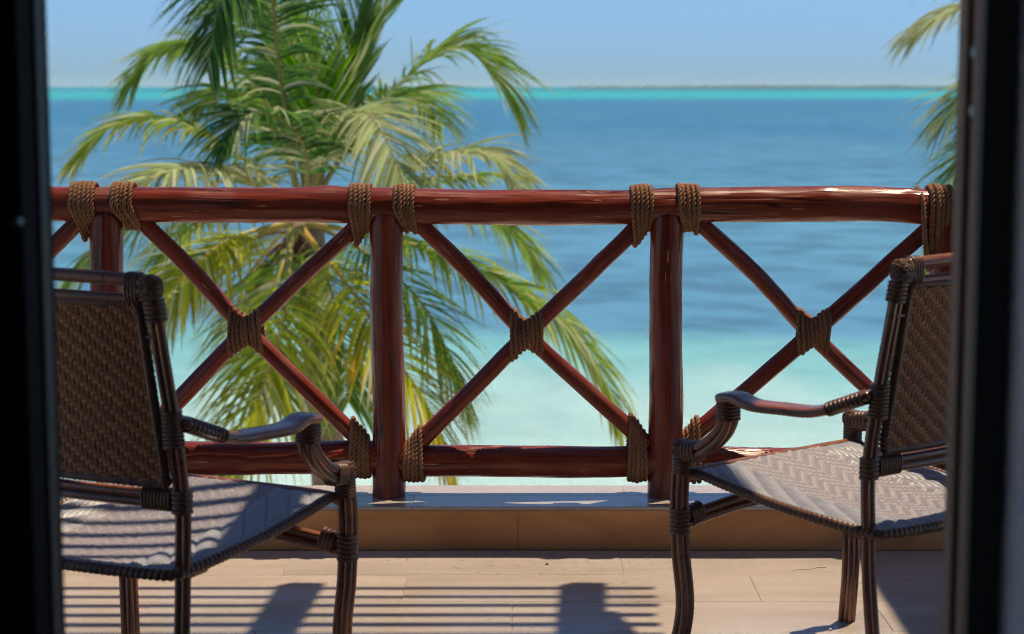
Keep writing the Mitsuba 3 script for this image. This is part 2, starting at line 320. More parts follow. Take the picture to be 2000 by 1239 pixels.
# ends of the two braces of each bay: top-left, bottom-right; top-right, bottom-left
ENDS = [((-1.86, 0.93), (-1.22, 0.28), (-1.205, 0.936), (-1.87, 0.28)),
        ((-1.075, 0.942), (-0.425, 0.275), (-0.415, 0.925), (-1.085, 0.275)),
        ((-0.290, 0.935), (0.385, 0.275), (0.380, 0.925), (-0.285, 0.262)),
        ((0.510, 0.930), (1.185, 0.280), (1.180, 0.895), (0.495, 0.278)),
        ((1.30, 0.93), (1.96, 0.28), (1.95, 0.93), (1.30, 0.28))]
for k in range(5):
    tl, br, tr, bl = ENDS[k]; cx, cz = XC[k]
    log("balcony_railing__brace", [(tl[0], RY, tl[1]), ((tl[0] + cx) / 2 + .004, RY + 0.010, (tl[1] + cz) / 2 + .006), (cx, RY + 0.014, cz), (br[0], RY, br[1])], 0.0238, 60 + 2 * k, seg=20, wob=0.006, var=0.06)
    log("balcony_railing__brace", [(tr[0], RY, tr[1]), (cx, RY - 0.016, cz), (bl[0], RY, bl[1])], 0.0243, 61 + 2 * k, seg=20, wob=0.006, var=0.06)

# rope: three strands laid round each other
def rope(m, path, r, seg=12, lay=0.0135, seed=0):
    L = np.linalg.norm(np.diff(path, axis=0), axis=1).sum()
    ph = 0.0
    prof = lambda th, s: 0.40 + 0.64 * np.abs(np.cos(1.5 * (th - 2 * PI * s / lay / 3 - ph))) ** 0.8
    v, f, t = tube(path, r, seg, profile=prof)
    m.add(v, f, t)
def fibres(m, path, r, count, length=0.018):
    for _ in range(count):
        k = int(rng.integers(1, len(path) - 1)); d = rng.normal(size=3); d /= np.linalg.norm(d)
        a = path[k] + d * r * 0.6; t = path[k + 1] - path[k - 1]; t /= np.linalg.norm(t)
        e = d * 0.6 + t * rng.uniform(-1, 1) + rng.normal(size=3) * 0.3; e /= np.linalg.norm(e)
        L = length * rng.uniform(0.3, 1); w = np.cross(e, rng.normal(size=3)); w *= 0.0004 / np.linalg.norm(w)
        b = a + e * L * 0.6; c = b + (e + rng.normal(size=3) * 0.4) * L * 0.4
        m.add([a - w, a + w, b - w, b + w, c], [[0, 1, 2], [1, 3, 2], [2, 3, 4]])
def hull_outline(circles, pad, n=72):
    """Outline of the hull of circles/ellipses (y, z, ry, rz), pushed out by pad, sampled by angle."""
    a = np.linspace(0, 2 * PI, 64, endpoint=False)
    pts = np.vstack([np.stack([y + (ry + pad) * np.cos(a), z + (rz + pad) * np.sin(a)], 1) for y, z, ry, rz in circles])
    from scipy.spatial import ConvexHull
    h = pts[ConvexHull(pts).vertices]
    h = np.vstack([h, h[:1]]); s = np.concatenate([[0], np.cumsum(np.linalg.norm(np.diff(h, axis=0), axis=1))])
    u = np.linspace(0, s[-1], n + 1)[:-1]
    q = np.stack([np.interp(u, s, h[:, 0]), np.interp(u, s, h[:, 1])], 1)
    c = q.mean(0); k = np.argmax(q[:, 0]); q = np.roll(q, -k, 0)
    return q
def lashing(key, xs, circles_at, r, narrow=None, tail=None, fuzz=160, lay=0.0135, lab=None):
    m = Mesh(); path = []
    for k, x in enumerate(xs):
        q = hull_outline(circles_at(x), r * 0.85)
        q = np.vstack([q, q[:1]])
        nx = xs[k + 1] if k + 1 < len(xs) else x + (xs[-1] - xs[-2])
        xx = x + (nx - x) * np.clip((np.linspace(0, 1, len(q)) - 0.75) / 0.25, 0, 1) + rng.normal() * 0.0010
        y, z = q[:, 0], q[:, 1]
        if narrow:
            xc, z0, z1, amt, drift = narrow
            t = np.clip((z0 - z) / (z0 - z1), 0, 1)
            xx = xc + (xx - xc) * (1 - amt * t) + drift * t
        jig = rng.normal() * 0.0012
        path.append(np.stack([xx, y + jig * np.sign(y - y.mean()), z + jig * np.sign(z - z.mean())], 1)[:-1])
    path = np.vstack(path)
    L = np.linalg.norm(np.diff(path, axis=0), axis=1).sum()
    s = np.concatenate([[0], np.cumsum(np.linalg.norm(np.diff(path, axis=0), axis=1))]); u = np.linspace(0, s[-1], int(L / 0.0019))
    path = np.stack([np.interp(u, s, path[:, c]) for c in range(3)], 1)
    ker = np.ones(9) / 9
    path = np.stack([np.convolve(np.pad(path[:, c], 4, "edge"), ker, "valid") for c in range(3)], 1)
    rope(m, path, r, lay=lay); fibres(m, path, r, fuzz, 0.012)
    if tail is not None:
        tp = spline(tail, 140); rope(m, tp, r * 0.95, lay=lay); fibres(m, tp, r, 25)
    k2 = m.put(key, "rope_fibre")
    if lab: labels[k2] = {"label": lab}
    return k2
def line_z(a, b): return lambda x: a[1] + (b[1] - a[1]) * (x - a[0]) / (b[0] - a[0])
def rail_z(x): return float(np.interp(x, [q[0] for q in rail_pts], [q[1] for q in rail_pts]))
RR = 0.0072
def top_wrap(xc, n, brace, side, r=RR, amt=0.30, drift=0.0, **k):
    bz = line_z(*brace)
    xs = xc + (np.arange(n) - (n - 1) / 2) * r * 1.72
    zb = min(bz(x) for x in xs)
    def circles(x):
        z = min(bz(x), rail_z(x) - 0.030)
        return [(RY, rail_z(x), 0.0515, 0.0515), (RY, z, 0.024, 0.033)]
    return lashing("balcony_railing__rope_lashing", xs, circles, r, narrow=(xc, rail_z(xc), zb - 0.02, amt, drift), **k)
def bottom_wrap(xc, n, brace, k_bay, r=RR, **k):
    bz = line_z(*brace); z0 = BZ[k_bay][0]
    xs = xc + (np.arange(n) - (n - 1) / 2) * r * 1.72
    def circles(x):
        z = max(bz(x), z0 + 0.02)
        return [(RY + 0.004, z0, 0.048, 0.048), (RY, z, 0.024, 0.033)]
    return lashing("balcony_railing__rope_lashing", xs, circles, r, narrow=(xc, z0 - 0.04, z0 + 0.12, 0.25, 0.0), **k)
def cross_wrap(k_bay, n=8, r=0.0068, **k):
    cx, cz = XC[k_bay]; tl, br, tr, bl = ENDS[k_bay]
    a, b = line_z((cx, cz), br), line_z((cx, cz), tr)
    a0, b0 = line_z(tl, (cx, cz)), line_z(bl, (cx, cz))
    xs = cx + (np.arange(n) - (n - 1) / 2) * r * 1.74
    def circles(x):
        za = a0(x) if x < cx else a(x); zb = b0(x) if x < cx else b(x)
        return [(RY + 0.014, cz + (za - cz) * 0.8, 0.025, 0.031), (RY - 0.016, cz + (zb - cz) * 0.8, 0.025, 0.031)]
    return lashing("balcony_railing__rope_lashing", xs, circles, r, **k)
top_wrap(-1.208, 6, (ENDS[0][2], ENDS[0][3]), 1, drift=0.018)
top_wrap(-1.096, 5, (ENDS[1][0], ENDS[1][1]), 1, drift=0.024)
top_wrap(-0.428, 5, (ENDS[1][2], ENDS[1][3]), 1, drift=0.004)
top_wrap(-0.304, 5, (ENDS[2][0], ENDS[2][1]), 1, drift=0.014)
top_wrap(0.365, 5, (ENDS[2][2], ENDS[2][3]), 1, drift=0.002)
top_wrap(0.495, 5, (ENDS[3][0], ENDS[3][1]), 1, drift=0.008)
top_wrap(1.208, 5, ((1.24, 0.87), (1.10, 0.75)), 1, r=0.0082, fuzz=500, amt=0.15,
         tail=[(1.150, RY + 0.02, 1.012), (1.152, RY - 0.045, 0.985), (1.153, RY - 0.062, 0.93), (1.160, RY - 0.052, 0.87), (1.166, RY - 0.045, 0.83), (1.168, RY - 0.045, 0.79)],
         lab="frayed rope lashing with a loose hanging tail")
top_wrap(1.295, 5, (ENDS[4][0], ENDS[4][1]), 1)
for x, e, k in ((-1.232, (ENDS[0][0], ENDS[0][1]), 0), (-1.068, (ENDS[1][2], ENDS[1][3]), 1), (-0.437, (ENDS[1][0], ENDS[1][1]), 1), (-0.284, (ENDS[2][2], ENDS[2][3]), 2), (0.358, (ENDS[2][0], ENDS[2][1]), 2), (0.512, (ENDS[3][2], ENDS[3][3]), 3), (1.155, (ENDS[3][0], ENDS[3][1]), 3)):
    bottom_wrap(x, 5, e, k)
for k in range(5): cross_wrap(k)

# ------------------------------------------------------------------ rattan armchairs
def strap(th, s):
    c, d = np.abs(np.cos(th)), np.abs(np.sin(th))
    return ((c / 0.42) ** 4 + (d / 1.06) ** 4) ** -0.25 + 0 * s
def bundle(m, pts, offs, r, n=40, up=None, profile=None):
    p = spline(pts, n)
    for k, o in enumerate(offs):
        v, f, t = tube(p, r, 12 if profile is None else 40, up=up, off=o, profile=profile)
        m.add(v, f, t + [0.37 * k, k * 1.31 + len(m.v) * 0.17])
    return m
def coil(m, a, b, rx, ry, turns, up=None, flat=0.0022):
    """Split cane wound round a bundle from a to b."""
    p = np.linspace(a, b, turns * 6 + 1)
    prof = lambda th, s: 1 + 0 * th * s
    t, n_, b_ = frames(p, up)
    th = np.linspace(0, 2 * PI, 21)
    s = np.linspace(0, turns, len(p))
    bulge = np.abs(np.sin(PI * s)) ** 0.6 * flat
    bulge[0] = bulge[-1] = -0.006
    cx, cy = np.sign(np.cos(th)) * np.abs(np.cos(th)) ** 0.75, np.sign(np.sin(th)) * np.abs(np.sin(th)) ** 0.75
    v = p[:, None] + ((rx + bulge)[:, None] * cx)[..., None] * n_[:, None] + ((ry + bulge)[:, None] * cy)[..., None] * b_[:, None]
    i, j = np.meshgrid(np.arange(len(p) - 1), np.arange(20), indexing="ij"); q = (i * 21 + j).ravel()
    m.add(v.reshape(-1, 3), np.stack([q, q + 1, q + 22, q + 21], 1))
def knob(m, c, r, sq=(1, 1, 1)):
    """A woven knob: cane crossed over a joint."""
    s = trimesh.creation.icosphere(subdivisions=4, radius=1.0); v = np.array(s.vertices)
    az, el = np.arctan2(v[:, 1], v[:, 0]), np.arcsin(np.clip(v[:, 2], -1, 1))
    w = np.where((np.floor(az * 9 / PI) + np.floor(el * 10 / PI)) % 2 == 0, np.abs(np.sin(az * 27)), np.abs(np.sin(el * 30)))
    sgn = np.sign(v) * np.abs(v) ** 0.75
    m.add(np.asarray(c) + sgn * np.asarray(sq) * (r * (0.93 + 0.10 * w))[:, None], np.array(s.faces))

def twill(x, y, cw, ch, turn=0):
    """Height (0..1) of a two-over-two twill of flat strands."""
    i, j = np.floor(x / cw), np.floor(y / ch)
    if turn: j = np.where(np.floor(i / turn) % 2 == 0, j, -j - 1); y = np.where(np.floor(i / turn) % 2 == 0, y, -y)
    over = ((i - j) % 4) < 2
    fx, fy = x / cw - i, y / ch - j
    pos = ((i - j) % 4) + fx          # along the horizontal float, 0..2
    hx = (1 - (2 * fy - 1) ** 2) ** 0.5 * (0.55 + 0.45 * np.sin(np.clip(pos / 2, 0, 1) * PI))
    posv = 2 - (((i - j) % 4) - 2 + (1 - fy))
    hy = (1 - (2 * fx - 1) ** 2) ** 0.5 * 0.62
    tone = np.where(over[..., None], [0.36, 0.155, 0.058], [0.18, 0.064, 0.022])
    k = np.where(over, j * 7.31, i * 3.17 + 50)
    tone = tone * (0.80 + 0.4 * meshkit.noise(np.stack([k, k * 0, np.where(over, i, j) * 0.23], -1), 4))[..., None]
    return np.where(over, hx, hy), tone
def grid_faces(nx, ny, flip=False):
    i, j = np.meshgrid(np.arange(nx - 1), np.arange(ny - 1), indexing="ij"); a = (i * ny + j).ravel()
    f = np.stack([a, a + ny, a + ny + 1, a + 1], 1)
    return f[:, ::-1] if flip else f

WF, WR, D = 0.288, 0.240, 0.498
ZLEG, ZARMF, YARMF = 0.503, 0.640, 0.352
ZARMJ, ZTOP, ZLOW = 0.682, 0.947, 0.533
ZSF, ZSR, WT = 0.452, 0.400, 0.222
Q4 = [(0.0085, 0.0085), (-0.0085, 0.0085), (0.0085, -0.0085), (-0.0085, -0.0085)]
chair_parts = []          # (part path, ply dict)
def cpart(path, m, bsdf, uv=True, smooth=True, color=False):
    names = {p for p, _ in chair_parts}
    base, k = path, 1
    while path in names: path = f"{base}_{k:03d}"; k += 1
    chair_parts.append((path, mikit.ply(m.mesh(), bsdf, smooth, m.uv() if uv else None, m.col() if color else None)))
    return path
for s in (-1, 1):
    m = bundle(Mesh(), [(s * WF, D, ZLEG - 0.01), (s * (WF + .004), D + .003, 0.40), (s * (WF + .002), D, 0.28), (s * (WF - .006), D - .008, 0.14), (s * (WF + .008), D + .012, 0.0)], Q4, 0.0090)
    leg = cpart("leg", m, "rattan_cane")
    b = Mesh(); coil(b, (s * WF, D, ZLEG - 0.055), (s * WF, D, ZLEG - 0.012), 0.0190, 0.0190, 6); knob(b, (s * WF, D, ZLEG + 0.002), 0.0235, (1, 1, .85))
    cpart(leg + "__binding", b, "cane_binding", False, 40)
    b = Mesh(); coil(b, (s * (WF + .003), D + .002, 0.312), (s * (WF + .003), D + .002, 0.372), 0.0192, 0.0192, 6)
    cpart(leg + "__binding", b, "cane_binding", False, 40)
for s in (-1, 1):
    post = [(s * WT, -0.041, ZTOP - .012), (s * (WT + .004), -0.028, 0.84), (s * (WR - .004), -0.006, ZARMJ), (s * WR, 0.012, 0.53), (s * WR, 0.010, 0.42), (s * WR, 0.002, 0.28), (s * (WR + .002), -0.018, 0.14), (s * (WR + .006), -0.055, 0.0)]
    m = bundle(Mesh(), post, [(0.0, 0.0078), (0.0, -0.0078), (0.0085, 0.0)], 0.0090, 60, up=(0, 1, 0))
    p = cpart("back_post", m, "rattan_cane")
    b = Mesh(); coil(b, (s * (WR - .003), -0.004, ZARMJ - .045), (s * (WR - .005), -0.008, ZARMJ + .025), 0.0160, 0.0172, 9, up=(0, 1, 0))
    cpart(p + "__binding", b, "cane_binding", False, 40)
    b = Mesh(); coil(b, (s * WR, 0.012, ZLOW - .025), (s * WR, 0.012, ZLOW + .022), 0.0160, 0.0172, 5, up=(0, 1, 0))
    cpart(p + "__binding", b, "cane_binding", False, 40)
    b = Mesh(); knob(b, (s * (WT - .004), -0.042, ZTOP - .012), 0.0245, (1, .9, 1)); coil(b, (s * (WT - .02), -0.043, ZTOP - .012), (s * (WT - .050), -0.044, ZTOP - .012), 0.0165, 0.0275, 4, up=(0, 1, 0)); coil(b, (s * (WT + .001), -0.037, ZTOP - .032), (s * (WT + .003), -0.031, ZTOP - .075), 0.0163, 0.0175, 5, up=(0, 1, 0))
    cpart(p + "__binding", b, "cane_binding", False, 40)
for s in (-1, 1):
    ax = WR + 0.020
    arm = [(s * (WR + .004), 0.012, ZARMJ), (s * (WR + .022), 0.065, ZARMJ - .026), (s * (WR + .034), 0.13, ZARMJ - .046), (s * (WR + .046), 0.20, ZARMJ - .049), (s * (WF + .008), 0.275, ZARMF - .008), (s * (WF + .008), 0.325, ZARMF + .002), (s * (WF + .008), YARMF + .012, ZARMF - .002)]
    m = bundle(Mesh(), arm, [(0, 0)], 0.025, 44, up=(0, 0, 1), profile=strap)
    a = cpart("armrest", m, "varnished_arm")
    b = Mesh(); coil(b, (s * (WR + .006), 0.016, ZARMJ - .003), (s * (WR + .030), 0.095, ZARMJ - .037), 0.0135, 0.0265, 9)
    cpart(a + "__binding", b, "cane_binding", False, 40)
    cur = [(s * (WF + .006), YARMF + .002, ZARMF - .012), (s * (WF + .005), YARMF + .004, ZARMF - .055), (s * (WF + .002), YARMF + .035, ZLEG + .042), (s * WF, YARMF + .090, ZLEG + .006), (s * WF, D - .006, ZLEG - .004)]
    m = bundle(Mesh(), cur, [(0.0085, 0.0095), (0.0085, -0.0095), (-0.0085, 0.0095), (-0.0085, -0.0095)], 0.0096, 40, up=(0, 1, 0))
    c = cpart("arm_support", m, "rattan_cane")
    b = Mesh(); coil(b, (s * (WF + .006), YARMF + .002, ZARMF - .006), (s * (WF + .005), YARMF + .003, ZARMF - .052), 0.022, 0.023, 6, up=(0, 1, 0))
    cpart(c + "__binding", b, "cane_binding", False, 40)
    b = Mesh(); coil(b, (s * WF, D - .055, ZLEG + .003), (s * WF, D - .012, ZLEG - .003), 0.021, 0.022, 4, up=(1, 0, 0))
    cpart(c + "__binding", b, "cane_binding", False, 40)
m = Mesh()
bundle(m, [(-WT + .02, -0.043, ZTOP + .002), (0, -0.058, ZTOP + .006), (WT - .02, -0.043, ZTOP + .002)], [(0, 0)], 0.0125)
bundle(m, [(-WT + .02, -0.043, ZTOP - .033), (0, -0.058, ZTOP - .030), (WT - .02, -0.043, ZTOP - .033)], [(0, 0)], 0.0095)
cpart("top_rail", m, "rattan_cane")
m = bundle(Mesh(), [(-WR + .005, 0.012, ZLOW), (0, -0.002, ZLOW), (WR - .005, 0.012, ZLOW)], [(0.0085, 0), (-0.0085, 0)], 0.0098, up=(0, 0, 1))
lr = cpart("lower_rail", m, "rattan_cane")
for s in (-1, 1):
    b = Mesh(); coil(b, (s * (WR - .018), 0.011, ZLOW), (s * (WR - .085), 0.007, ZLOW), 0.0205, 0.013, 9)
    cpart(lr + "__binding", b, "cane_binding", False, 40)
m = bundle(Mesh(), [(-WF + .01, D, 0.340), (-WF + .10, D - .004, 0.352), (-.09, D - .01, 0.362), (.09, D - .01, 0.362), (WF - .10, D - .004, 0.352), (WF - .01, D, 0.340)], [(0.0095, 0.0), (-0.0095, 0.0)], 0.0105, up=(0, 0, 1))
st = cpart("front_stretcher", m, "rattan_cane")
for s in (-1, 1):
    b = Mesh(); coil(b, (s * (WF - .022), D, 0.345), (s * (WF - .060), D - .002, 0.357), 0.0225, 0.0135, 4)
    cpart(st + "__binding", b, "cane_binding", False, 40)
# woven back panel
def panel_pt(s, t, off):
    """s -1..1 across, t 0..1 up."""
    hw = (WR - .026) * (1 - t) + (WT - .030) * t
    z = 0.566 + t * (0.905 - 0.566)
    y = 0.000 * (1 - t) + (-0.040) * t - 0.014 * (1 - s * s) + off
    return np.stack([s * hw, y + 0 * z, z], -1)
nx, ny = 230, 260
S, Tt = np.meshgrid(np.linspace(-1, 1, nx), np.linspace(0, 1, ny), indexing="ij")
xm, zm = S * 0.20, Tt * 0.339
h, tone = twill(1 - xm, zm + 1, 0.0098, 0.0080); h = h * 0.0036; tone = tone.reshape(-1, 3)
m = Mesh()
uv = np.stack([xm, zm], -1).reshape(-1, 2)
m.add(panel_pt(S, Tt, -0.005 - h).reshape(-1, 3), grid_faces(nx, ny, False), uv, tone)
m.add(panel_pt(S, Tt, 0.005 + h).reshape(-1, 3), grid_faces(nx, ny, True), uv, tone)
bk = cpart("backrest", m, "woven_back", color=True)
def wrapped(m, pts, r, pitch, n):
    p = spline(pts, n)
    m.add(*tube(p, r, 12, profile=lambda th, s: 0.80 + 0.24 * np.abs(np.sin(PI * (s / pitch + th / (2 * PI))))))
m = Mesh()
edge = [panel_pt(np.array(s), np.array(t), 0.0) for s, t in [(-.97, .0), (-.985, .03), (-1, .08), (-1, .3), (-1, .6), (-1, .92), (-.985, .975), (-.95, 1), (-.5, 1), (0, 1), (.5, 1), (.95, 1), (.985, .975), (1, .92), (1, .6), (1, .3), (1, .08), (.985, .03), (.97, 0), (.5, 0), (0, 0), (-.5, 0), (-.97, 0)]]
wrapped(m, edge, 0.0105, 0.010, 420)
cpart(bk + "__rim", m, "cane_binding", False)
for s in (-1, 1):
    for z in (0.635, 0.845):
        t = (z - 0.566) / 0.339
        a = panel_pt(np.array(s * 0.96), np.array(t), 0.0); bx = s * (WR * (1 - t) + WT * t + .0)
        cpart("peg", Mesh().add(*tube(np.linspace(a, [bx, a[1] + 0.002, z], 5), 0.006, 10)), "rattan_cane")
# woven seat
def seat_pt(s, t, off):
    hw = (WR + .006) * (1 - t) + (WF - .022) * t + 0.010 * np.sin(PI * t)
    y = (-0.020 - 0.030 * (1 - s * s)) * (1 - t) + (D - 0.018 + 0.006 * (1 - s * s)) * t
    z = ZSR * (1 - t) + ZSF * t - 0.016 * (1 - s * s) * np.sin(PI * np.clip(t, 0, 1)) - 0.006 * np.sin(PI * t) + off
    return np.stack([s * hw, y, z], -1)
nx, ny = 300, 300
S, Tt = np.meshgrid(np.linspace(-1, 1, nx), np.linspace(0, 1, ny), indexing="ij")
P0 = seat_pt(S, Tt, 0)
xm, ym = P0[..., 0], P0[..., 1]
core, tone = twill(xm + 1, ym + 1, 0.0085, 0.0085, 6); core = core * 0.0032; tone = tone * 0.5 + np.array([0.27, 0.11, 0.040]) * 0.5
side = np.clip((np.abs(S) - 0.50) / 0.06, 0, 1)
rib = np.abs(np.sin(PI * (0.83 * np.abs(xm) + 0.55 * ym) / 0.044)) ** 0.75 * 0.0085 * np.clip((1 - np.abs(S)) / 0.12, 0.15, 1) * np.clip(np.minimum(Tt, 1 - Tt) / 0.08, 0.1, 1) - 0.002 + np.abs(np.sin(PI * xm / 0.009)) * 0.0016
ribtone = np.array([0.285, 0.140, 0.059]) * (0.85 + 0.3 * meshkit.noise(np.stack([np.floor(xm / 0.009) * 3.1, ym * 20, xm * 0], -1), 8))[..., None]
tone = (tone * (1 - side[..., None]) + ribtone * side[..., None]).reshape(-1, 3)
h = core * (1 - side) + rib * side
tone = tone.mean((0, 1)) * 0.25 + tone * 0.75; tone = tone * [0.92, 1.70, 3.35]  # paler and cooler than the back: sun and sky gloss tinted in
m = Mesh(); uv = np.stack([xm, ym], -1).reshape(-1, 2)
m.add(seat_pt(S, Tt, 0.006 + h).reshape(-1, 3), grid_faces(nx, ny), uv, tone)
S2, T2 = np.meshgrid(np.linspace(-1, 1, 40), np.linspace(0, 1, 40), indexing="ij"); P2 = seat_pt(S2, T2, -0.008)
m.add(P2.reshape(-1, 3), grid_faces(40, 40, True), P2[..., :2].reshape(-1, 2), np.broadcast_to([0.17, 0.10, 0.06], (1600, 3)))
se = cpart("seat", m, "woven_rattan", color=True)
m = Mesh()
edge = [seat_pt(np.array(s), np.array(t), -0.001) for s, t in [(-1, 1), (-1, .75), (-1, .5), (-1, .25), (-1, .07), (-.96, .0), (-.6, 0), (0, 0), (.6, 0), (.96, 0), (1, .07), (1, .25), (1, .5), (1, .75), (1, 1)]]
wrapped(m, edge, 0.0112, 0.013, 420)
cpart(se + "__rim", m, "cane_binding", False)
m = Mesh()
v, f, t = tube(spline([(-WF + .01, D - .004, ZSF - .012), (-WF + .05, D - .014, ZSF - .002), (0, D - .010, ZSF - .002), (WF - .05, D - .014, ZSF - .002), (WF - .01, D - .004, ZSF - .012)], 60), 0.0115, 12); m.add(v, f, t)
cpart("front_rail", m, "rattan_cane")
for s in (-1, 1):
    cpart("seat_peg", Mesh().add(*tube(np.array([[s * WR, 0.012, ZSR - .010], [s * (WR + .012), .06, ZSR - .004]]), 0.009, 10)), "rattan_cane")
for key, (x, y, a), text in (("armchair", (-0.832, 3.457, -0.476), "brown woven rattan armchair at the left door edge, its seat striped with slat shadows"),
                             ("armchair_001", (0.915, 3.803, 0.689), "brown woven rattan armchair at the right door edge with its pale seat in full sun")):
    label(key, text, "armchair", "rattan armchairs on the balcony")
    for path, d in chair_parts:
        scene[f"{key}__{path}"] = {**d, "to_world": T().translate([x, y, 0]).rotate([0, 0, 1], math.degrees(a))}

# ------------------------------------------------------------------ palms
def frond(parent, pts, heart, leaf=0.82, color=(0.2, 0.34, 0.07), tip=(0.20, 0.20, 0.04), rib=(0.22, 0.21, 0.06), seed=0, upright=0.0, droop=1.0, gap=0.029):
    g = np.random.default_rng(seed)
    p0 = spline(np.asarray(pts, float) + heart, 140)
    L = np.linalg.norm(np.diff(p0, axis=0), axis=1).sum()
    p = p0; t, _, _ = frames(p)
    up = np.array([0, 0, 1.0])
    m = Mesh()
    n = int(L / gap)
    for k in range(n):
        u = 0.16 + 0.84 * (k + g.uniform(0, .6)) / n
        i = min(int(u * 139), 139)
        c, tt = p[i], t[i]
        side = np.cross(tt, up); ns = np.linalg.norm(side)
        side = side / ns if ns > 0.15 else np.array([1.0, 0, 0])
        nn = np.cross(side, tt)
        env = np.interp(u, [0.16, 0.3, 0.55, 0.85, 1.0], [0.55, 0.95, 1.0, 0.7, 0.35])
        for s in (-1, 1):
            if g.random() < 0.04: continue
            ll = leaf * env * g.uniform(0.82, 1.1)
            fw = np.interp(u, [0.16, 0.6, 1.0], [0.45, 0.75, 1.5]) + upright
            d = tt * fw + s * side * 1.05 + nn * (0.22 + g.normal() * 0.10)
            d /= np.linalg.norm(d)
            q = np.linspace(0, 1, 6)[:, None]
            bend = droop * g.uniform(0.35, 1.1) * (0.85 if upright < 0.5 else 0.25)
            line = c + d * ll * q * (1 - 0.22 * bend * q) + np.array([0, 0, -1.0]) * ll * bend * q ** 2 * 0.62 + g.normal(size=3) * 0.02 * ll * q
            w = ll * 0.0 + 0.0150 * np.array([0.55, 1.0, 1.0, 0.8, 0.5, 0.03])[:, None] * g.uniform(0.8, 1.15)
            tl = np.gradient(line, axis=0); tl /= np.linalg.norm(tl, axis=1, keepdims=True)
            wd = np.cross(tl, nn * 0.8 + side * s * 0.5 + g.normal(size=3) * 0.3); wd /= np.linalg.norm(wd, axis=1, keepdims=True)
            nl = np.cross(wd, tl)
            va, vb, vc = line - wd * w - nl * w * 0.35, line, line + wd * w - nl * w * 0.35
            V = np.stack([va, vb, vc], 1).reshape(-1, 3)
            i6, j2 = np.meshgrid(np.arange(5), np.arange(2), indexing="ij"); a = (i6 * 3 + j2).ravel()
            br = g.uniform(0.5, 1.35)
            k_t = np.clip(q ** 2 * (0.35 + 0.9 * g.random()) + 0.25 * max(u - 0.7, 0), 0, 1)
            C = np.repeat((np.array(color) * (1 - k_t) + np.array(tip) * k_t) * br, 3, 0)
            if g.random() < 0.16: C = C * 0.35 + np.array([0.62, 0.66, 0.46]) * 0.65  # some leaflets near-white: sun glints painted as colour
            m.add(V, np.stack([a, a + 1, a + 4, a + 3], 1), None, np.clip(C, 0, 1))
    key = m.put(f"{parent}__frond", "palm_leaf", uv=False, color=True)
    r = Mesh(); rr = np.interp(np.linspace(0, 1, len(p)), [0, 0.15, 1], [0.030, 0.016, 0.004])
    v, f, tt = tube(p, rr, 8)
    r.add(v, f, tt, np.broadcast_to(np.array(rib), (len(v), 3)))
    r.put(f"{key}__midrib", "leaf_rib", uv=False, color=True)

def trunk(parent, top, foot, r0, r1):
    p = spline([foot, (np.array(foot) * 2 + top) / 3 + [0.10, 0, 0], (np.array(foot) + 2 * np.array(top)) / 3 + [0.08, 0, 0], top], 120)
    rr = np.linspace(r0, r1, 120)
    m = Mesh().add(*tube(p, rr, 18, profile=lambda th, s: 1 + 0.05 * np.abs(np.sin(s * PI / 0.11)) + 0.03 * np.sin(3 * th + s)))
    m.put(f"{parent}__trunk", "trunk_bark")

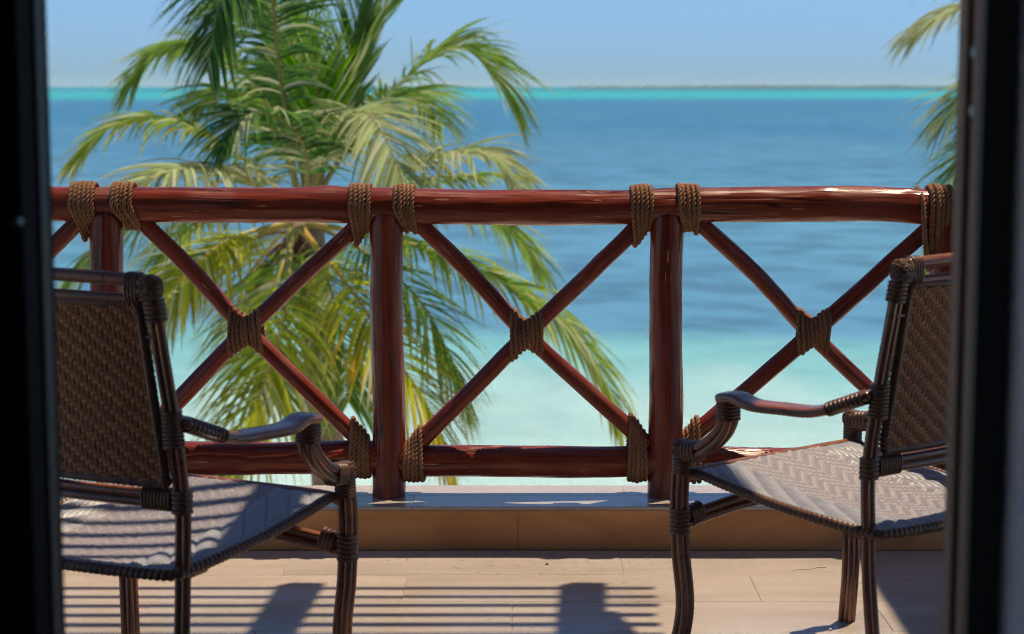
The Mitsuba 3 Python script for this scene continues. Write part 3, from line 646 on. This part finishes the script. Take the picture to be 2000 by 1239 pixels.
GREEN, DARK, LIME, PALE, OLIVE = (0.20, 0.37, 0.065), (0.07, 0.18, 0.05), (0.22, 0.48, 0.02), (0.42, 0.52, 0.26), (0.45, 0.52, 0.04)
YT, GT, OT = (0.50, 0.47, 0.10), (0.26, 0.36, 0.10), (0.52, 0.28, 0.03)
FRONDS = [
    ("r", {"leaf": 0.66}, [(-0.06, 0, 0.08), (-0.38, -0.2, 0.42), (-0.71, -0.3, 0.66), (-1.12, -0.3, 0.81), (-1.5, -0.3, 0.71), (-1.77, -0.3, 0.44)]),
    ("g", {}, [(-0.04, 0.2, 0.15), (-0.33, 0.5, 0.88), (-0.62, 0.6, 1.23), (-0.94, 0.6, 1.4), (-1.25, 0.6, 1.33), (-1.49, 0.6, 1.08)]),
    ("d", {}, [(0.0, -0.3, 0.15), (-0.06, -0.8, 1.12), (-0.12, -1.0, 1.92), (-0.27, -1.3, 2.0), (-0.4, -1.5, 1.67), (-0.48, -1.6, 1.17)]),
    ("d", {}, [(-0.02, 0.5, 0.15), (-0.25, 1.0, 1.12), (-0.5, 1.3, 1.67), (-0.75, 1.4, 1.73), (-0.94, 1.5, 1.44)]),
    ("l", {'upright': 1.3, 'leaf': 0.75}, [(0.06, -0.1, 0.1), (0.17, -0.2, 0.54), (0.16, -0.2, 1.0), (0.07, -0.15, 1.46), (-0.02, -0.1, 1.92), (-0.12, 0, 2.33)]),
    ("g", {'upright': 1.0}, [(0.08, 0.2, 0.12), (0.27, 0.4, 0.75), (0.35, 0.5, 1.25), (0.46, 0.6, 1.75), (0.6, 0.7, 2.17)]),
    ("g", {"leaf": 1.0, "droop": 0.8}, [(0.08, 0, 0.1), (0.42, 0.1, 0.62), (0.71, 0.2, 0.98), (1.06, 0.3, 1.3), (1.31, 0.35, 1.35), (1.54, 0.4, 1.19), (1.7, 0.4, 0.9)]),
    ("p", {}, [(0.06, -0.4, 0.08), (0.29, -0.8, 0.54), (0.5, -1.0, 0.85), (0.69, -1.2, 0.79), (0.85, -1.4, 0.5), (0.94, -1.5, 0.21)]),
    ("p", {}, [(0.1, -0.2, 0.04), (0.62, -0.6, 0.21), (1.0, -0.8, 0.46), (1.33, -1, 0.55), (1.6, -1.1, 0.5), (1.76, -1.2, 0.31)]),
    ("r", {'leaf': 0.5}, [(0.12, 0.2, 0.0), (0.54, 0.5, 0.15), (1.0, 0.8, 0.26), (1.42, 1.0, 0.29), (1.81, 1.1, 0.28)]),
    ("g", {}, [(0.1, 0.4, -0.02), (0.62, 0.8, 0.04), (1.21, 1.2, 0.0), (1.67, 1.4, -0.21), (1.96, 1.5, -0.58)]),
    ("r", {}, [(0.08, -0.3, -0.04), (0.71, -0.6, -0.12), (1.29, -0.8, -0.29), (1.88, -0.9, -0.58), (2.29, -1, -0.96), (2.56, -1.1, -1.52)]),
    ("y", {}, [(0.06, -0.6, -0.06), (0.46, -1.2, -0.42), (0.83, -1.5, -0.92), (1.08, -1.6, -1.29), (1.25, -1.6, -1.83)]),
    ("o", {}, [(-0.06, -0.5, -0.02), (-0.46, -1, -0.12), (-0.79, -1.3, -0.42), (-1.02, -1.4, -0.83), (-1.12, -1.5, -1.33)]),
    ("o", {}, [(0.0, -0.8, -0.06), (0.04, -1.5, -0.58), (-0.08, -1.8, -1.08), (-0.25, -1.9, -1.46), (-0.35, -2, -1.75)]),
    ("g", {}, [(-0.1, 0.2, 0.0), (-0.67, 0.3, 0.1), (-1.21, 0.4, 0.0), (-1.67, 0.4, -0.25), (-2.0, 0.4, -0.58)]),
    ("g", {}, [(0.04, -0.3, -0.06), (0.25, -0.6, -0.42), (0.38, -0.7, -0.92), (0.42, -0.7, -1.42)]),
    ("p", {}, [(-0.08, -0.8, 0.06), (-0.25, -1.4, 0.38), (-0.5, -1.8, 0.47), (-0.79, -2.1, 0.42), (-1.0, -2.2, 0.23)]),
    ("d", {}, [(-0.02, 0.9, 0.08), (-0.21, 1.6, 0.5), (-0.38, 2.0, 0.83), (-0.5, 2.4, 1.08)]),
    ("d", {}, [(0.04, 0.9, 0.1), (-0.12, 1.4, 0.71), (-0.25, 1.8, 1.12), (-0.33, 2.2, 1.46)]),
    ("g", {}, [(-0.02, 0.3, 0.1), (-0.29, 0.7, 0.67), (-0.56, 1.0, 0.96), (-0.83, 1.2, 1.0), (-1.08, 1.3, 0.85)]),
    ("g", {}, [(0.08, 0.3, 0.1), (0.38, 0.7, 0.67), (0.62, 1.1, 0.96), (0.88, 1.4, 0.96), (1.08, 1.6, 0.71)]),
    ("d", {}, [(0.06, -0.4, 0.1), (0.15, -0.9, 0.5), (0.04, -1.3, 0.79), (-0.17, -1.6, 0.85), (-0.35, -1.7, 0.67)]),
    ("g", {'upright': 0.9}, [(0.04, 0.3, 0.12), (0.0, 0.6, 0.67), (-0.12, 0.8, 1.25), (-0.38, 1.0, 1.71), (-0.54, 1.1, 2.0)]),
    ("g", {'upright': 0.9}, [(0.06, 0.1, 0.12), (0.25, 0.2, 0.67), (0.42, 0.3, 1.21), (0.65, 0.4, 1.62), (0.88, 0.5, 1.83)]),
    ("o", {}, [(-0.06, -0.2, -0.04), (-0.5, -0.5, -0.21), (-0.88, -0.7, -0.5), (-1.17, -0.8, -0.92), (-1.29, -0.8, -1.29)]),
    ("g", {}, [(0.1, -0.2, -0.04), (0.54, -0.5, -0.25), (0.96, -0.7, -0.58), (1.21, -0.8, -1.0), (1.33, -0.8, -1.38)]),
    ("r", {}, [(-0.08, 0.5, 0.02), (-0.5, 1.0, 0.0), (-0.92, 1.3, -0.08), (-1.33, 1.5, -0.33), (-1.58, 1.5, -0.71)]),
    ("o", {}, [(-0.06, -0.2, -0.04), (-0.5, -0.5, -0.21), (-0.88, -0.7, -0.5), (-1.17, -0.8, -0.92), (-1.29, -0.8, -1.29)]),
    ("o", {}, [(-0.04, 0.3, -0.04), (-0.33, 0.6, -0.29), (-0.58, 0.8, -0.62), (-0.75, 0.9, -1.04)]),
    ("r", {}, [(0.0, -0.3, -0.08), (-0.12, -0.7, -0.46), (-0.19, -0.9, -0.92), (-0.12, -1.0, -1.38)]),
]
STYLE = {"g": dict(color=GREEN, tip=GT), "d": dict(color=DARK, tip=GREEN), "l": dict(color=LIME, tip=LIME), "p": dict(color=PALE, tip=(0.34, 0.35, 0.18)), "o": dict(color=OLIVE, tip=YT, rib=(0.36, 0.30, 0.06)), "y": dict(color=OLIVE, tip=OT, rib=(0.45, 0.30, 0.05)), "r": dict(color=GREEN, tip=YT, rib=(0.40, 0.34, 0.07))}
label("palm_tree", "coconut palm with drooping green and yellowing fronds, standing behind the left half of the railing", "palm tree", "coconut palms on the shore")
HEART = np.array([-1.71, 15.0, 0.245])
trunk("palm_tree", HEART + [0.04, 0, -0.10], np.array([-1.45, 15.05, -6.2]), 0.17, 0.13)
for k, (st, kw, pts) in enumerate(FRONDS):
    frond("palm_tree", pts, HEART, seed=100 + k, **{**STYLE[st], **kw})
for k, (x, y, z, r) in enumerate([(-0.30, -0.10, -0.42, .050), (-0.24, -0.14, -0.52, .055), (-0.34, -0.08, -0.55, .048)]):
    s = trimesh.creation.icosphere(subdivisions=3, radius=1.0); v = np.array(s.vertices)
    rr = r * (1 + 0.06 * np.cos(3 * np.arctan2(v[:, 1], v[:, 0])))
    put("palm_tree__coconut", (HEART + [x, y, z] + v * rr[:, None] * [1, 1, 1.18], np.array(s.faces)), "coconut_husk", True)
m = Mesh()
for k in range(26):
    a = rng.uniform(0, 2 * PI); b0 = HEART + [0.1 * math.cos(a), 0.1 * math.sin(a) - .05, -0.15]
    e = HEART + [-0.25 + rng.normal() * 0.22, -0.25 + rng.normal() * 0.12, -0.55 + rng.normal() * 0.22]
    m.add(*tube(spline([b0, (b0 + e) / 2 + [0, 0, 0.06], e], 14), np.linspace(0.014, 0.005, 14), 6))
m.put("palm_tree__flower_stalk", "coconut_husk")
label("palm_tree_001", "coconut palm almost hidden behind the right door frame, only its left frond tips in view", "palm tree", "coconut palms on the shore")
HEART2 = np.array([4.55, 15.0, 1.35])
trunk("palm_tree_001", HEART2 + [0, 0, -0.05], np.array([4.3, 15.2, -6.2]), 0.17, 0.13)
FRONDS2 = [
    ("p", {}, [(-0.07, 0, 0.06), (-0.42, -0.1, 0.46), (-0.8, -0.2, 0.57), (-1.09, -0.2, 0.52), (-1.32, -0.2, 0.39)]),
    ("p", {}, [(-0.07, 0, 0.02), (-0.55, -0.2, 0.06), (-0.86, -0.3, -0.06), (-1.12, -0.3, -0.28)]),
    ("g", {}, [(-0.07, 0, -0.02), (-0.53, -0.3, -0.21), (-0.82, -0.4, -0.45), (-1.07, -0.5, -0.77)]),
    ("o", {}, [(-0.07, 0.2, -0.06), (-0.45, 0.4, -0.52), (-0.76, 0.5, -1.02), (-0.95, 0.5, -1.52), (-1.03, 0.5, -2.02)]),
    ("g", {}, [(0.01, 0, 0.06), (0.37, 0, 0.48), (0.82, 0, 0.56), (1.24, 0, 0.27)]),
    ("g", {}, [(0.01, 0.3, 0.02), (0.45, 0.8, -0.02), (0.95, 1.2, -0.31), (1.28, 1.3, -0.85)]),
    ("d", {'upright': 1.0}, [(-0.03, 0, 0.1), (-0.01, 0.1, 0.65), (-0.05, 0.2, 1.31), (-0.17, 0.2, 1.9)]),
    ("g", {}, [(-0.05, 0.4, 0.06), (-0.26, 1.0, 0.65), (-0.45, 1.6, 0.98), (-0.55, 2.2, 0.94)]),
    ("g", {}, [(-0.01, -0.4, 0.02), (0.12, -1.0, 0.4), (0.24, -1.7, 0.31), (0.28, -2.1, -0.19)]),
    ("g", {}, [(-0.03, 0.4, -0.06), (-0.13, 1.0, -0.35), (-0.22, 1.5, -0.94), (-0.24, 1.7, -1.52)]),
]
for k, (st, kw, pts) in enumerate(FRONDS2):
    frond("palm_tree_001", pts, HEART2, seed=300 + k, **{**STYLE[st], **kw})

# ------------------------------------------------------------------ the doorway and the dim room
YF, YN = 2.088, 1.973        # outer and inner side of the door frame
label("door_frame", "dark bronze sliding door frame with a striped jamb at the right edge", "door frame")
XJ = 0.500
put("door_frame__jamb", box([XJ, 2.050, -0.005], [XJ + .060, YF, 2.30], 0.002), "bronze_trim")
put("door_frame__jamb", box([XJ, YN + .012, -0.005], [XJ + .060, 2.019, 2.30], 0.002), "bronze_trim")
put("door_frame__seal", box([XJ + .014, 2.019, -0.005], [XJ + .058, 2.050, 2.30]), "black_seal")
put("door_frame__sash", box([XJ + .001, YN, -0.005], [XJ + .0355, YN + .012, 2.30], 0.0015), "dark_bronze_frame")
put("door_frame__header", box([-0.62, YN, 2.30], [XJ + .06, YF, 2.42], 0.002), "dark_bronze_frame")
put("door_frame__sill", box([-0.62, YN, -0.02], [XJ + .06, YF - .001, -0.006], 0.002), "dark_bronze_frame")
pl = put("door_frame__strike_plate", box([XJ + .008, 2.022, 1.262], [XJ + .014, 2.046, 1.345], 0.001), "black_seal")
for z in (1.272, 1.336):
    c = trimesh.creation.cylinder(radius=0.006, height=0.006, sections=20); c.apply_transform(trimesh.transformations.rotation_matrix(PI / 2, [0, 1, 0])); c.apply_translation([XJ + .006, 2.031, z])
    put(pl + "__screw", c, "steel", 30)
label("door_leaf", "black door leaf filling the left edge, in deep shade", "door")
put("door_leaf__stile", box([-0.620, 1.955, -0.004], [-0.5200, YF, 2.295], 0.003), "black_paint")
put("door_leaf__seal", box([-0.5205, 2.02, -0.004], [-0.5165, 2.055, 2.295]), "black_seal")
c = trimesh.creation.cylinder(radius=0.0045, height=0.016, sections=24); c.apply_transform(trimesh.transformations.rotation_matrix(PI / 2, [1, 0, 0])); c.apply_translation([-0.5235, 1.948, 1.157])
put("door_leaf__latch", c, "dark_steel", 30)
label("room", "grey plaster room wall at the far right edge beside the dark door frame", "wall")
wv = [(XJ + .0365, YN + .010), (1.40, YN + .010), (1.40, -3.0), (1.20, -3.0), (0.717, 1.20)]
put("room__wall", trimesh.convex.convex_hull(np.array([[x, y, z] for x, y in wv for z in (-0.2, 2.70)])), "wall_plaster")
put("room__wall", box([-2.40, -3.0, -0.2], [-2.25, YN - .004, 2.70]), "wall_plaster")
put("room__wall", box([-2.25, -3.0, -0.2], [1.30, -2.85, 2.70]), "wall_plaster")
put("room__wall", box([-2.6, YN - .003, -0.2], [-0.6205, YF + .04, 2.70]), "facade_stucco")
put("room__wall", box([XJ + .0605, YN + .011, -0.2], [2.8, YF + .04, 2.70]), "facade_stucco")
put("room__wall", box([-0.6204, YN - .003, 2.4205], [XJ + .0604, YF + .04, 2.70]), "facade_stucco")
put("room__ceiling", box([-2.5, -3.0, 2.7005], [1.40, YN + .005, 2.85]), "wall_plaster")
put("room__floor", box([-2.25, -2.85, -0.20], [1.2, YN - .0035, -0.020]), "wall_plaster")

# ------------------------------------------------------------------ pergola above the balcony (its shadow lies on floor and seats)
label("pergola", "slatted timber pergola above the balcony that throws the striped shade", "pergola")
HP = 2.75
SX, SY = SUN[0] * HP, SUN[1] * HP
def gnd(x, y, z=0.0): return (x + SX, y + SY, HP + z)
for x0 in (-2.10, -1.345, -0.585, 0.155):
    put("pergola__beam", obox(gnd(x0 - 0.05 * 3.0, 1.72, -0.09), gnd(x0 + 0.05 * 0.1, 4.70, -0.09), 0.092, 0.14), "timber")
for k in range(32):
    y = 4.675 - 0.0825 * k
    if y < 1.75: break
    w = rng.uniform(0.023, 0.034)
    tilt = rng.normal() * 0.004
    put("pergola__slat", obox(gnd(-2.6, y - 0.0 + tilt), gnd(0.365 + rng.normal() * 0.006 - 0.03 * (k * 0.08), y - tilt), w, 0.022, 0.002), "timber")
put("pergola__bracket", obox(gnd(0.17, 4.44, -.03), gnd(0.33, 3.70, -.03), 0.15, 0.06), "timber")
q0, q1 = gnd(1.008, 5.6), gnd(0.93, 1.72)
vv = np.array([[q0[0], q0[1], HP], [q0[0] + 2.0, q0[1], HP], [q0[0] + 2.0, q1[1], HP], [q1[0], q1[1], HP]])
vv = np.vstack([vv, vv + [0, 0, 0.18]])
h_ = trimesh.convex.convex_hull(vv)
put("roof_slab", h_, "facade_stucco")
put("roof_slab__added_soffit", obox(gnd(-1.0, 1.60, 0.10) + np.array([-2.0, 0, 0]), gnd(0.94, 1.60, 0.10), 3.36, 0.12), "facade_stucco")  # unseen roof panel added to keep sky light off the camera-facing sides
label("roof_slab", "solid roof edge above the right end of the balcony that shades the floor by the kerb", "roof")

# ------------------------------------------------------------------ small litter on the tiles
def bit(key, pos, size, bsdf, seed, text, cat):
    s = trimesh.creation.icosphere(subdivisions=2, radius=1.0); v = np.array(s.vertices)
    v = v * (0.8 + 0.5 * meshkit.noise(v * 1.7 + seed, seed))[:, None] * np.array(size)
    put(key, (v + np.array(pos) + [0, 0, size[2] * 0.7], np.array(s.faces)), bsdf, True); label(key, text, cat)
bit("dry_leaf", (0.0955, 4.915, 0.0008), (0.0042, 0.0075, 0.002), "dry_leaf_brown", 3, "tiny brown scrap of dry leaf on the sunny tiles below the middle bay", "leaf scrap")
bit("pebble", (0.765, 4.300, 0.0008), (0.0036, 0.0036, 0.0030), "shell_white", 5, "small white pebble on the tiles below the right chair", "pebble")
m = Mesh().add(*tube(spline([(0.755, 4.84, 0.003), (0.775, 4.85, 0.004), (0.80, 4.852, 0.003), (0.825, 4.866, 0.004), (0.85, 4.872, 0.003)], 30), np.linspace(0.0004, 0.0009, 30), 6))
m.put("twig", "dry_leaf_brown"); label("twig", "thin dry twig on the sunny tiles behind the right chair", "twig")

# ------------------------------------------------------------------ the air over the water
scene["haze_air"] = {"type": "homogeneous", "albedo": {"type": "rgb", "value": [0.84, 0.92, 0.97]}, "sigma_t": 4.5e-5}
scene["haze"] = {"type": "cube", "bsdf": {"type": "null"}, "interior": {"type": "ref", "id": "haze_air"},
                 "to_world": T().translate([0, 6000, 5.0]).scale([12500, 7000, 13.0])}
scene["camera"]["medium"] = {"type": "ref", "id": "haze_air"}
label("haze", "thin sea haze over the water", kind="stuff")
